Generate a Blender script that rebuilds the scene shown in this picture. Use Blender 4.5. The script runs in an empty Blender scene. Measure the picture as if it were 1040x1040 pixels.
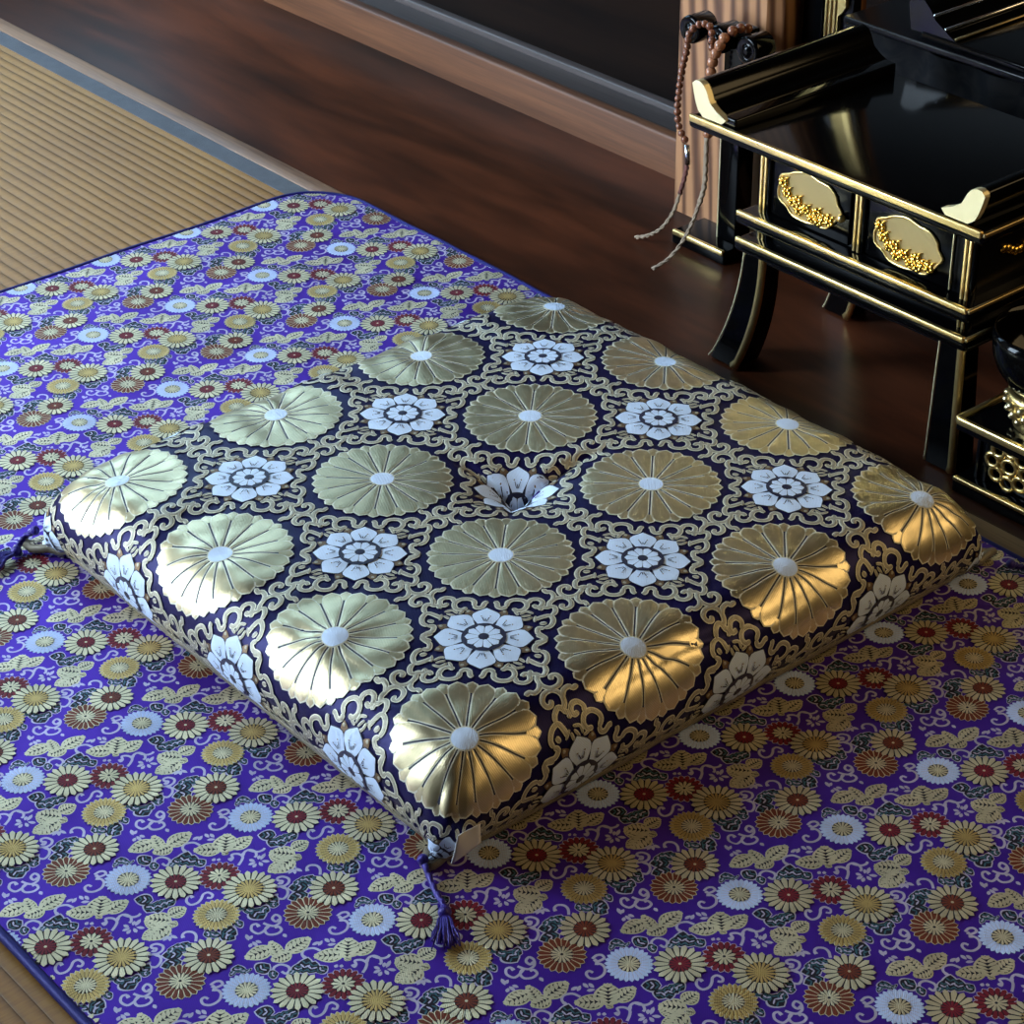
import bpy, math, random
import numpy as np
from mathutils import Vector, Matrix
random.seed(4)
SC = bpy.context.scene
COL = SC.collection
PI = math.pi

# ------------------------------------------------------------------ materials
def nt_mat(name):
    m = bpy.data.materials.new(name); m.use_nodes = True
    nt = m.node_tree; b = nt.nodes['Principled BSDF']
    return m, nt, b
def setp(b, **k):
    for n, v in k.items():
        b.inputs[n.replace('_', ' ')].default_value = v
def rgb(r, g, b): return (r, g, b, 1)
def srgb(r, g, b):
    f = lambda c: (c/255/12.92 if c/255 <= .04045 else ((c/255+.055)/1.055)**2.4)
    return (f(r), f(g), f(b), 1)
def node(nt, t, **k):
    n = nt.nodes.new(t)
    for a, v in k.items():
        if a in n.inputs: n.inputs[a].default_value = v
        else: setattr(n, a, v)
    return n
def weave(name, col, metallic, rough, thread=1400., depth=.25, mott=.12, mottscale=60, spec=.5, sheen=0., tint=None, cheap=False):
    """woven thread: fine ribs plus a little cloudy variation of the yarn colour"""
    m, nt, b = nt_mat(name)
    setp(b, Metallic=metallic, Roughness=rough)
    b.inputs['Specular IOR Level'].default_value = spec
    if sheen: b.inputs['Sheen Weight'].default_value = sheen
    if tint: b.inputs['Specular Tint'].default_value = tint
    tc = node(nt, 'ShaderNodeTexCoord')
    no = node(nt, 'ShaderNodeTexNoise', Scale=mottscale, Detail=3.)
    nt.links.new(tc.outputs['Object'], no.inputs['Vector'])
    mr = node(nt, 'ShaderNodeMapRange'); mr.inputs[1].default_value = .3; mr.inputs[2].default_value = .7
    mr.inputs[3].default_value = 1-mott; mr.inputs[4].default_value = 1+mott
    nt.links.new(no.outputs['Fac'], mr.inputs[0])
    mx = node(nt, 'ShaderNodeVectorMath', operation='SCALE'); mx.inputs[0].default_value = col[:3]
    nt.links.new(mr.outputs[0], mx.inputs['Scale'])
    nt.links.new(mx.outputs[0], b.inputs['Base Color'])
    if depth > 0:
        wv = node(nt, 'ShaderNodeTexWave', Scale=thread/4., Distortion=1.5, Detail=1.)
        wv.bands_direction = 'DIAGONAL'
        nt.links.new(tc.outputs['Object'], wv.inputs['Vector'])
        n2 = node(nt, 'ShaderNodeTexNoise', Scale=mottscale*5, Detail=2.)
        nt.links.new(tc.outputs['Object'], n2.inputs['Vector'])
        ad = node(nt, 'ShaderNodeMath', operation='ADD')
        nt.links.new(wv.outputs['Fac'], ad.inputs[0]); nt.links.new(n2.outputs['Fac'], ad.inputs[1])
        bp = node(nt, 'ShaderNodeBump', Strength=depth, Distance=.0006)
        nt.links.new(ad.outputs[0], bp.inputs['Height']); nt.links.new(bp.outputs[0], b.inputs['Normal'])
    return m
def plain(name, col, metallic=0., rough=.5, spec=.5, coat=0., bump=0., bscale=80.):
    m, nt, b = nt_mat(name)
    setp(b, Metallic=metallic, Roughness=rough); b.inputs['Base Color'].default_value = col
    b.inputs['Specular IOR Level'].default_value = spec
    if coat: b.inputs['Coat Weight'].default_value = coat; b.inputs['Coat Roughness'].default_value = .04
    if bump:
        tc = node(nt, 'ShaderNodeTexCoord'); no = node(nt, 'ShaderNodeTexNoise', Scale=bscale, Detail=3.)
        nt.links.new(tc.outputs['Object'], no.inputs['Vector'])
        bp = node(nt, 'ShaderNodeBump', Strength=bump, Distance=.001)
        nt.links.new(no.outputs['Fac'], bp.inputs['Height']); nt.links.new(bp.outputs[0], b.inputs['Normal'])
    return m
def wood(name, c1, c2, scale, stretch, rough=.3, ring=8., dist=3., spec=.5, c3=None, bump=.05):
    m, nt, b = nt_mat(name)
    tc = node(nt, 'ShaderNodeTexCoord'); mp = node(nt, 'ShaderNodeMapping')
    mp.inputs['Scale'].default_value = stretch
    nt.links.new(tc.outputs['Object'], mp.inputs['Vector'])
    no = node(nt, 'ShaderNodeTexNoise', Scale=scale, Detail=6., Distortion=dist*.15)
    no.inputs['Roughness'].default_value = .62
    nt.links.new(mp.outputs[0], no.inputs['Vector'])
    wv = node(nt, 'ShaderNodeTexNoise', Scale=scale*ring, Detail=3.)
    nt.links.new(mp.outputs[0], wv.inputs['Vector'])
    ad = node(nt, 'ShaderNodeMath', operation='MULTIPLY_ADD'); ad.inputs[1].default_value = .35
    nt.links.new(wv.outputs['Fac'], ad.inputs[0]); nt.links.new(no.outputs['Fac'], ad.inputs[2])
    cr = node(nt, 'ShaderNodeValToRGB')
    cr.color_ramp.elements[0].position = .48; cr.color_ramp.elements[0].color = c1
    cr.color_ramp.elements[1].position = .86; cr.color_ramp.elements[1].color = c2
    if c3:
        e = cr.color_ramp.elements.new(.66); e.color = c3
    nt.links.new(ad.outputs[0], cr.inputs[0]); nt.links.new(cr.outputs[0], b.inputs['Base Color'])
    setp(b, Roughness=rough); b.inputs['Specular IOR Level'].default_value = spec
    bp = node(nt, 'ShaderNodeBump', Strength=bump, Distance=.002)
    nt.links.new(ad.outputs[0], bp.inputs['Height']); nt.links.new(bp.outputs[0], b.inputs['Normal'])
    return m

M = {}
# cushion brocade
M['navy']  = weave('navy satin ground', rgb(.008, .005, .055), .35, .42, depth=.15, spec=.15)
M['gold']  = weave('gold foil thread', rgb(.60, .50, .30), .92, .35, depth=.16, mott=.10, mottscale=90)
M['goldl'] = weave('pale gold couching thread', rgb(.74, .70, .54), .1, .5, depth=.2, mott=.1)
M['scroll']= weave('gold scroll thread', rgb(.42, .38, .28), .4, .5, depth=.3, mott=.15, mottscale=300)
M['white'] = weave('white silk thread', rgb(.66, .78, .97), .0, .5, depth=.25, mott=.06, spec=.6)
M['brown'] = weave('dull bronze thread', rgb(.20, .12, .06), .5, .5, depth=.2)
M['ink']   = weave('dark blue outline thread', rgb(.012, .012, .04), .0, .5, depth=.0)
M['under'] = weave('grey brown lining cloth', rgb(.20, .17, .12), .3, .5, depth=.3)
# carpet brocade
M['purple']= weave('purple satin ground', rgb(.072, .022, .33), .50, .44, depth=.15, mott=.10, mottscale=25, spec=.3, tint=rgb(.6,.4,1))
M['cblue'] = weave('pale blue thread', rgb(.48, .58, .85), .0, .55, depth=.3, spec=.5)
M['ccream']= weave('cream gold thread', rgb(.66, .56, .36), .72, .46, depth=.3, mott=.15)
M['cgold'] = weave('old gold thread', rgb(.55, .36, .12), .75, .44, depth=.3, mott=.15)
M['cred']  = weave('crimson thread', rgb(.16, .008, .018), .0, .55, depth=.2, spec=.25)
M['cbrown']= weave('brick brown thread', rgb(.15, .030, .012), .1, .55, depth=.2, spec=.25)
M['cdark'] = weave('near black thread', rgb(.018, .014, .022), .0, .7, depth=0, spec=.15)  # near-black thread of the petal gaps and dark leaf fills
M['cteal'] = weave('dark teal thread', rgb(.03, .10, .13), .0, .5, depth=.2, spec=.3)
M['clilac']= weave('lilac white thread', rgb(.52, .46, .60), .4, .5, depth=.2)
M['piping']= weave('dark indigo edging cloth', rgb(.012, .010, .12), .2, .5, depth=.1, spec=.2)
M['cord']  = weave('purple blue silk cord', rgb(.035, .018, .20), .2, .4, depth=.3, spec=.4)
M['paper'] = plain('white paper label', rgb(.62, .60, .58), rough=.7, bump=.1)
# furniture
M['lacq']  = plain('black urushi lacquer', rgb(.0015, .0015, .0018), rough=.10, spec=.15)
M['lacq2'] = plain('satin black lacquer', rgb(.003, .003, .004), rough=.28, spec=.22)
M['gilt']  = plain('gilt edge line', rgb(.85, .62, .25), metallic=1., rough=.33, bump=.25, bscale=400)
M['giltp'] = plain('pale gilt mount', rgb(.80, .70, .42), metallic=.75, rough=.45, bump=.1)
M['carve'] = plain('carved gilding', rgb(.95, .60, .12), metallic=1., rough=.25, bump=.3, bscale=500)
M['boxwood'] = plain('rosewood bead', rgb(.20, .07, .035), rough=.22, spec=.6, bump=.1)
M['bead2'] = plain('amber brown bead', rgb(.33, .13, .06), rough=.2, spec=.6)
M['tass']  = weave('fawn braided silk', rgb(.28, .20, .13), .0, .6, depth=.4)
M['tassr'] = weave('maroon braided silk', rgb(.13, .04, .03), .0, .6, depth=.4)
M['silver']= plain('silver cap and tray glint', rgb(.7, .7, .72), metallic=1., rough=.25)

# ------------------------------------------------------------------ object helpers
def link_mesh(name, me, parent=None):
    o = bpy.data.objects.new(name, me); COL.objects.link(o)
    if parent: o.parent = parent
    return o
def thing(name, label, cat, loc=(0, 0, 0), group=None):
    o = bpy.data.objects.new(name, None); COL.objects.link(o)
    o.location = loc; o.empty_display_size = .05
    o['label'] = label; o['category'] = cat
    if group: o['group'] = group
    return o
def tag(o, label, cat, group=None):
    o['label'] = label; o['category'] = cat
    if group: o['group'] = group
    return o
def struct(o): o['kind'] = 'structure'; return o

class MB:
    """collects polygons in world coordinates; build() makes one mesh object"""
    def __init__(s): s.v = []; s.f = []; s.mi = []; s.mats = []; s.sm = []
    def mat(s, m):
        if m not in s.mats: s.mats.append(m)
        return s.mats.index(m)
    def add(s, vs, fs, m, smooth=True):
        b = len(s.v); i = s.mat(m)
        s.v += [tuple(p) for p in vs]
        for f in fs: s.f.append([b+k for k in f]); s.mi.append(i); s.sm.append(smooth)
    def box(s, a, b, m, bev=0.):
        x0, y0, z0 = a; x1, y1, z1 = b
        e = min(bev, .45*min(x1-x0, y1-y0, z1-z0)) if bev else 0
        if e <= 0:
            vs = [(x, y, z) for z in (z0, z1) for y in (y0, y1) for x in (x0, x1)]
            fs = [(0,2,3,1),(4,5,7,6),(0,1,5,4),(2,6,7,3),(0,4,6,2),(1,3,7,5)]
            s.add(vs, fs, m, False); return
        import bmesh
        bm = bmesh.new()
        bmesh.ops.create_cube(bm, size=1)
        for v in bm.verts:
            v.co = Vector(((x0+x1)/2+v.co.x*(x1-x0), (y0+y1)/2+v.co.y*(y1-y0), (z0+z1)/2+v.co.z*(z1-z0)))
        bmesh.ops.bevel(bm, geom=bm.edges[:], offset=e, segments=3, affect='EDGES', profile=.5)
        bm.verts.index_update()
        s.add([v.co[:] for v in bm.verts], [[v.index for v in f.verts] for f in bm.faces], m, True)
        bm.free()
    def tube(s, pts, r, m, n=10, cap=True):
        pts = [Vector(p) for p in pts]; R = r if isinstance(r, (list, tuple)) else [r]*len(pts)
        vs = []; up = None
        for i, p in enumerate(pts):
            t = (pts[min(i+1, len(pts)-1)]-pts[max(i-1, 0)]).normalized()
            if up is None:
                up = Vector((0, 0, 1)) if abs(t.z) < .9 else Vector((1, 0, 0))
            a = t.cross(up).normalized(); bb = a.cross(t).normalized(); up = bb
            for k in range(n):
                an = 2*PI*k/n; vs.append(p+(a*math.cos(an)+bb*math.sin(an))*R[i])
        fs = [(i*n+k, i*n+(k+1) % n, (i+1)*n+(k+1) % n, (i+1)*n+k) for i in range(len(pts)-1) for k in range(n)]
        if cap: fs += [tuple(range(n))[::-1], tuple((len(pts)-1)*n+k for k in range(n))]
        s.add(vs, fs, m)
    def lathe(s, prof, c, m, n=40, axis='Z'):
        vs = []
        for r, h in prof:
            for k in range(n):
                a = 2*PI*k/n; x, y = r*math.cos(a), r*math.sin(a)
                vs.append((c[0]+x, c[1]+y, c[2]+h) if axis == 'Z' else (c[0]+x, c[1]-h, c[2]+y) if axis == 'Y' else (c[0]+h, c[1]+x, c[2]+y))
        fs = [(i*n+k, i*n+(k+1) % n, (i+1)*n+(k+1) % n, (i+1)*n+k) for i in range(len(prof)-1) for k in range(n)]
        s.add(vs, fs, m)
    def sphere(s, c, r, m, sz=(1, 1, 1), n=14):
        prof = [(max(1e-5, math.sin(PI*i/8))*r, -math.cos(PI*i/8)*r) for i in range(9)]
        vs = []
        for rr, h in prof:
            for k in range(n):
                a = 2*PI*k/n; vs.append((c[0]+rr*math.cos(a)*sz[0], c[1]+rr*math.sin(a)*sz[1], c[2]+h*sz[2]))
        fs = [(i*n+k, i*n+(k+1) % n, (i+1)*n+(k+1) % n, (i+1)*n+k) for i in range(8) for k in range(n)]
        s.add(vs, fs, m)
    def prism(s, poly, y0, y1, m, plane='XZ', smooth=False):
        """outline extruded; plane XZ extrudes along y, YZ along x, XY along z"""
        P = {'XZ': lambda a, b, t: (a, t, b), 'YZ': lambda a, b, t: (t, a, b), 'XY': lambda a, b, t: (a, b, t)}[plane]
        n = len(poly); vs = [P(a, b, y0) for a, b in poly]+[P(a, b, y1) for a, b in poly]
        fs = [tuple(range(n)), tuple(range(2*n-1, n-1, -1))]
        s.add(vs, fs, m, False)
        vs2 = list(vs); s.add(vs2, [(k, n+k, n+(k+1) % n, (k+1) % n) for k in range(n)], m, smooth)
    def build(s, name, parent=None, loc=None):
        me = bpy.data.meshes.new(name)
        o3 = Vector((0, 0, 0))
        if parent is not None: o3 = Vector(parent.matrix_basis.translation)
        off = o3
        pp = parent
        while pp is not None and pp.parent is not None:
            pp = pp.parent; off = off+Vector(pp.matrix_basis.translation)
        me.from_pydata([(p[0]-off.x, p[1]-off.y, p[2]-off.z) for p in s.v], [], s.f)
        for m in s.mats: me.materials.append(m)
        me.polygons.foreach_set('material_index', s.mi); me.polygons.foreach_set('use_smooth', s.sm)
        me.validate(); me.update()
        import bmesh
        bm = bmesh.new(); bm.from_mesh(me); bmesh.ops.recalc_face_normals(bm, faces=bm.faces[:]); bm.to_mesh(me); bm.free()
        return link_mesh(name, me, parent)
def one(name, parent, fn, *a, **k):
    b = MB(); getattr(b, fn)(*a, **k); return b.build(name, parent)

# ------------------------------------------------------------------ 2-D brocade embroidery
class Emb:
    """strips (petals, leaves, cords) in cloth coordinates, stacked in layers; numpy so that thousands are quick"""
    def __init__(s): s.V = []; s.F = []; s.MI = []; s.n = 0; s.mats = []
    def mat(s, m):
        m = M[m]
        if m not in s.mats: s.mats.append(m)
        return s.mats.index(m)
    def strip(s, P, hw, layer, m, lift=.0003, ac=3):
        P = np.asarray(P, float); hw = np.asarray(hw, float)
        if hw.ndim == 0: hw = np.full(len(P), float(hw))
        T = np.gradient(P, axis=0); T /= (np.linalg.norm(T, axis=1)[:, None]+1e-12)
        N = np.stack([-T[:, 1], T[:, 0]], 1)
        t = np.linspace(-1, 1, ac+1)
        Q = P[:, None, :]+N[:, None, :]*(hw[:, None]*t[None, :])[:, :, None]
        h = layer+lift*(1-t**2)[None, :]*np.ones(len(P))[:, None]
        V = np.concatenate([Q, h[:, :, None]], 2).reshape(-1, 3)
        n, c = len(P), ac+1
        i, j = np.meshgrid(np.arange(n-1), np.arange(c-1), indexing='ij')
        a = (i*c+j).ravel()+s.n
        s.F.append(np.stack([a, a+1, a+c+1, a+c], 1)[:, ::-1] if True else None)
        s.V.append(V); s.MI.append(np.full(len(a), s.mat(m))); s.n += len(V)
    def disc(s, c, r, layer, m, n=24, lift=0.):
        k = np.arange(n)*2*PI/n
        rings = [r*1e-3]+[r*q/max(2, int(r/.006)+1) for q in range(1, max(2, int(r/.006)+1)+1)]
        V = np.concatenate([np.stack([c[0]+q*np.cos(k), c[1]+q*np.sin(k), np.full(n, layer+lift*(1-(q/r)**2))], 1) for q in rings])
        i, j = np.meshgrid(np.arange(len(rings)-1), np.arange(n), indexing='ij'); i = i.ravel(); j = j.ravel()
        a = i*n+j; b = i*n+(j+1) % n
        s.F.append(np.stack([a, a+n, b+n, b], 1)+s.n)
        s.V.append(V); s.MI.append(np.full(len(a), s.mat(m))); s.n += len(V)
    def petals(s, c, n, r0, r1, w, layer, m, tipround=.28, phase=0., ac=3, seg=7, lift=.0003, base=.35):
        tt = np.linspace(0, 1, seg)
        # width grows outward, then closes in a round tip
        prof = (base+(1-base)*np.clip(tt/(1-tipround), 0, 1))
        tip = np.clip((tt-(1-tipround))/tipround, 0, 1); prof = prof*np.sqrt(np.clip(1-tip**2, 0.0004, 1))
        for k in range(n):
            a = phase+2*PI*k/n
            d = np.array([math.cos(a), math.sin(a)])
            s.strip(np.asarray(c)+d*(r0+(r1-r0)*tt)[:, None], prof*w, layer, m, lift, ac)
    def arrays(s): return np.concatenate(s.V), np.concatenate(s.F), np.concatenate(s.MI)
def smooth_path(P, n=4):
    """Catmull-Rom"""
    P = np.asarray(P, float); Q = np.vstack([2*P[0]-P[1], P, 2*P[-1]-P[-2]]); out = []
    for i in range(1, len(Q)-2):
        for t in np.arange(n)/n:
            out.append(.5*((2*Q[i])+(-Q[i-1]+Q[i+1])*t+(2*Q[i-1]-5*Q[i]+4*Q[i+1]-Q[i+2])*t*t+(-Q[i-1]+3*Q[i]-3*Q[i+1]+Q[i+2])*t**3))
    out.append(P[-1]); return np.array(out)
def fast_mesh(name, V, F, MI, mats, parent=None, smooth=True):
    me = bpy.data.meshes.new(name)
    me.vertices.add(len(V)); me.vertices.foreach_set('co', np.asarray(V, np.float32).ravel())
    me.loops.add(F.size); me.loops.foreach_set('vertex_index', F.astype(np.int32).ravel())
    me.polygons.add(len(F)); me.polygons.foreach_set('loop_start', np.arange(0, F.size, 4, dtype=np.int32))
    for m in mats: me.materials.append(m)
    me.polygons.foreach_set('material_index', MI.astype(np.int32))
    me.polygons.foreach_set('use_smooth', np.full(len(F), smooth))
    me.update(calc_edges=True); me.validate()
    return link_mesh(name, me, parent)
M['giltd'] = plain('dull gilt line', rgb(.40, .30, .14), metallic=.9, rough=.4, bump=.2, bscale=400)
M['carve2'] = plain('chased silver gilt', rgb(.85, .72, .42), metallic=1., rough=.28, bump=.3, bscale=500)
M['lacq3'] = plain('polished black lacquer bead', rgb(.004,.004,.005), rough=.12, spec=.8, coat=1.)
WIN = 6.5; WIN2 = 38.0; EXPO = -0.05
LAMP = ((1.5, 1.35, 1.4), (.1, 0, 0), 15., 1.3, .9)
SCR= [[(472,258),(439,258),(444,226),(480,199),(528,204),(542,252),(521,299),(491,336),(496,374),(541,384),(563,357),(540,336)],[(-450,598),(-450,564),(-493,563),(-511,604),(-471,615),(-425,582),(-419,532),(-449,504),(-495,486)],[(-482,440),(-518,442),(-526,409),(-485,378),(-428,392),(-423,439),(-447,499)],[(-447,499),(-423,450),(-372,446),(-340,494),(-350,543),(-392,549),(-400,520)],[(-195,939),(-167,947),(-158,975),(-162,1005),(-194,1009),(-214,979),(-208,934)],[(-163,918),(-129,947),(-84,941),(-45,894),(-46,831),(-83,795),(-128,805),(-135,837),(-105,848)],[(759,-276),(781,-266),(763,-242),(738,-262),(712,-250),(724,-213),(772,-193),(808,-220),(814,-263),(795,-299),(782,-338)],[(805,-282),(860,-269),(905,-298),(924,-349),(885,-379),(853,-372),(861,-349)],[(279,710),(308,703),(295,729),(259,745),(283,784),(331,794),(366,761),(394,712)],[(328,792),(298,838),(308,878),(354,894),(394,875),(402,852)],[(305,872),(362,901),(378,942),(369,970)],[(-2,257),(-44,258),(-68,287),(-58,334),(-6,359),(30,343),(41,304),(3,295)],[(13,502),(-43,505),(-72,545),(-46,604),(12,626)],[(798,-38),(766,-23),(758,13),(791,47),(838,45),(890,8)]]
LEAF= [[(-241,368),(-273,171),27],[(-115,447),(-135,300),25],[(-144,372),(-309,415),20],[(-138,453),(-150,656),27],[(144,712),(27,552),27],[(188,729),(36,858),37],[(203,796),(192,977),25],[(188,712),(238,729),10],[(526,26),(530,162),25],[(572,-12),(430,-130),30],[(614,-55),(641,-248),32],[(602,-23),(657,10),15],[(575,985),(449,951),17],[(609,960),(614,828),22]]
SPR= [[(700,-106),(704,-177)],[(709,-104),(728,-164)],[(713,-99),(763,-127)],[(713,-91),(774,-69)],[(705,-93),(695,-75)],[(-76,616),(-75,675)],[(-43,645),(-68,700)],[(-75,726),(-17,726)],[(-49,756),(9,756)],[(-5,697),(28,752)],[(394,810),(444,827)],[(443,768),(453,829)],[(492,777),(469,823)],[(525,839),(470,848)],[(420,938),(459,868)],[(410,894),(443,858)],[(523,909),(472,867)],[(-477,323),(-408,301)],[(-418,307),(-436,353)],[(-382,314),(-316,315)],[(-377,337),(-330,357)],[(-347,263),(-373,300)],[(-311,531),(-264,526)],[(222,596),(209,630)],[(250,628),(230,654)]]
DARK= [[(-184,32),(-225,17),15],[(-179,54),(-248,97),20],[(-170,65),(-197,115),17],[(-107,153),(-112,269),27],[(-137,119),(-169,114),15],[(-26,197),(4,265),20],[(99,358),(18,435),20],[(122,384),(15,513),25],[(155,422),(79,530),25],[(178,465),(178,562),20],[(81,353),(40,338),15],[(308,25),(214,-74),25],[(338,14),(388,-83),25],[(326,46),(445,-26),22],[(331,68),(440,54),20],[(349,89),(446,107),25],[(822,432),(800,514),15],[(892,450),(847,522),20],[(864,511),(1005,512),30],[(896,547),(968,592),22],[(903,617),(869,726),22],[(908,623),(951,688),15],[(895,148),(869,88),20],[(944,115),(903,179),22],[(914,200),(1021,270),30],[(939,184),(1053,232),22],[(932,311),(939,380),20],[(942,-124),(857,-251),25],[(916,-139),(858,-37),25],[(922,-103),(890,-22),22],[(878,-154),(828,-189),20],[(1002,-172),(950,-319),25],[(883,-133),(821,-101),17]]
FR= [[(23,-437),(43,-417),(55,-370),(89,-355),(116,-382)],[(116,-378),(121,-434),(162,-464),(222,-458),(257,-408),(243,-349),(199,-328),(162,-356)],[(262,-423),(279,-468),(329,-479),(363,-445),(356,-393),(325,-378),(306,-411)],[(438,-5),(408,21),(362,45)],[(438,-5),(400,-42),(367,-73),(367,-126),(409,-127)],[(409,-127),(449,-160),(461,-228),(432,-282),(375,-258),(329,-225)],[(371,-176),(417,-195)],[(448,-285),(465,-335),(453,-389),(414,-391)],[(356,-339),(367,-378),(411,-383),(414,-436),(451,-495),(512,-511),(561,-471),(568,-411),(535,-376),(503,-393),(510,-433)],[(433,-465),(436,-529),(405,-575),(377,-570),(351,-610)],[(217,-233),(267,-221),(313,-254)],[(219,-283),(261,-322),(315,-300)],[(232,-257),(297,-280)],[(333,-198),(331,-269)],[(177,-326),(208,-274)]]
# ================================================================== CARPET (purple brocade)
Z0 = -.004        # top of tatami and boards
TX, TY = .1538, .1095
OX, OY = .2727, -.2597
def mm(p): return np.array([p[0], p[1]], float)*1e-4
def leafprof(n, pw=1.): 
    t = np.linspace(0, 1, n); return np.sin(PI*np.clip(t, .0, 1)**.85)**.75+.02
def tile():
    e = Emb()
    for P in SCR:
        q = smooth_path([mm(p) for p in P], 4)
        w = np.full(len(q), .00105); w[:3] *= 1.35
        e.strip(q, w, .0001, 'clilac', .0002, 2)
    for a, b in SPR:
        a, b = mm(a), mm(b); q = np.linspace(a, b, 5)
        e.strip(q, leafprof(5)*.0015, .0001, 'clilac', .0002, 2)
    for a, b, h in LEAF:
        a, b = mm(a), mm(b); h = h*2e-4*1.28; a = a-(b-a)*.12
        t = np.linspace(0, 1, 9)[:, None]; q = a+(b-a)*t
        e.strip(q, leafprof(9)*h*1.08, .0002, 'ccream', .0001, 2)
        q2 = a+(b-a)*(.06+.88*t)
        e.strip(q2, leafprof(9)*h*.86, .00035, 'cdark', .00005, 2)
        # leaf halves either side of the midrib, cut by veins
        d = (b-a); L = np.linalg.norm(d); d /= L; n = np.array([-d[1], d[0]])
        for s in (-1, 1):
            for k in range(6):
                f = .06+.15*k; wloc = h*float(np.interp(f+.1, np.linspace(0, 1, 9), leafprof(9)))
                p0 = a+d*L*f+n*s*.0001; p1 = a+d*L*min(.97, f+.17)+n*s*wloc*.84
                e.strip(np.linspace(p0, p1, 4), np.array([.25, .9, 1, .35])*L*.066, .0005, 'ccream', .00015, 2)
    for a, b, h in DARK:
        a, b = mm(a), mm(b); h = h*2e-4*1.35; b = b+(b-a)*.08
        t = np.linspace(0, 1, 8)[:, None]; q = a+(b-a)*t
        e.strip(q, leafprof(8)*h, .0003, 'clilac', .0001, 2)
        q2 = a+(b-a)*(.05+.88*t)
        e.strip(q2, leafprof(8)*h*.80, .00045, 'cdark' , .0001, 2)
        d = b-a; L = np.linalg.norm(d); d /= L; n = np.array([-d[1], d[0]])
        for s in (-1, 1):
            for k in range(3):
                p0 = a+d*L*(.15+.22*k); p1 = a+d*L*(.32+.22*k)+n*s*h*.5
                e.strip(np.linspace(p0, p1, 3), np.array([.4, 1, .5])*.00075, .0006, 'cteal' if k != 1 else 'clilac', .0001, 1)
    def fl(c, R, n, pm, r_in, nin, im, lay, dark='cdark', fill=.92, dotm='ccream', rim=None):
        c = np.asarray(c)
        if rim: e.petals(c, n, r_in*.75, R*1.03, 2*PI*R*.76/n/2*1.16, lay, rim, ac=2, base=.45, phase=.1, lift=.0001); e.disc(c, R*.8, lay+.00003, dark, 24)
        else: e.disc(c, R*.88, lay, dark, 24)
        e.petals(c, n, r_in*.75, R, 2*PI*R*.76/n/2*fill, lay+.00012, pm, ac=2, base=.45, phase=.1)
        e.disc(c, r_in*.9, lay+.0006, 'cdark', 16)
        if nin: e.petals(c, nin, .0008, r_in, 2*PI*r_in*.72/nin/2*.74, lay+.0007, im, ac=2, seg=5, base=.3)
        e.disc(c, .0012, lay+.0011, dotm, 8, .0003)
    fl((-.0035, -.0008+TY*0), .0172, 16, 'cdark', .009, 12, 'ccream', .0001) if False else None
    fl((.1164, -.0301), .0176, 20, 'cbrown', .0088, 14, 'ccream', .0007, 'ccream', .90, 'cdark', 'ccream')
    fl((.1081, -.0008), .0190, 18, 'ccream', .0092, 14, 'cbrown', .0019, 'cdark', .84)
    fl((.0, .0), .0172, 26, 'cblue', .0088, 14, 'ccream', .0007, 'clilac', .92, 'ccream', 'cblue')
    fl((.0246, .0257), .0195, 18, 'ccream', .0088, 14, 'cred', .0019, 'cdark', .84)
    fl((.0400, .0539), .0158, 18, 'cred', .0088, 11, 'ccream', .0009, 'cdark', .92, 'cdark', 'clilac')
    fl((.0685, .0613), .0207, 20, 'ccream', .0115, 18, 'cgold', .0031, 'cdark', .86, 'cgold')
    fl((.0755, .0275), .0172, 26, 'cgold', .0088, 16, 'ccream', .0019, 'cdark', .95, 'ccream', 'ccream')
    return e
X0, X1, Y0, Y1 = -.812, 1.05, -.578, .385
NX0, NX1, NY0, NY1 = -8, 6, -4, 7
e = tile(); tv, tf, tm = e.arrays(); tv[:, 2] *= .42
VV = []; FF = []; MM = []; n = 0
fc = tv[tf].mean(1)
CR = .075
def bow(x): t = np.clip((x+.35)/.65, 0, 1); return .030*t*t*(3-2*t)
def inside(x, y, mrg=.004):
    ok = (x > X0+mrg) & (x < X1-mrg) & (y > Y0+mrg) & (y < Y1-mrg-bow(x))
    for cx, cy, sx, sy in ((X0+CR, Y1-CR, -1, 1), (X0+CR, Y0+CR, -1, -1)):
        q = ((x-cx)*sx > 0) & ((y-cy)*sy > 0) & (np.hypot(x-cx, y-cy) > CR-mrg); ok &= ~q
    return ok
def wave(x, y):   # the cloth lies with slight ripples
    return .0007*np.sin(17*x+9*y)+.0006*np.sin(31*y-12*x+1.)+.0005*np.sin(53*x+21*y)+.0018
for i in range(NX0, NX1+1):
    for j in range(NY0, NY1+1):
        dx, dy = OX+i*TX, OY+j*TY
        ok = inside(fc[:, 0]+dx, fc[:, 1]+dy)
        # what the cushion hides is left out, to keep the cloth light
        hid = (fc[:, 0]+dx > -.20) & (fc[:, 0]+dx < .16) & (np.abs(fc[:, 1]+dy) < .2)
        ok &= ~hid
        if not ok.any(): continue
        v = tv.copy(); v[:, 0] += dx; v[:, 1] += dy; v[:, 2] += wave(v[:, 0], v[:, 1])
        VV.append(v); FF.append(tf[ok]+n); MM.append(tm[ok]); n += len(v)
mats = list(e.mats)
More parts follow.
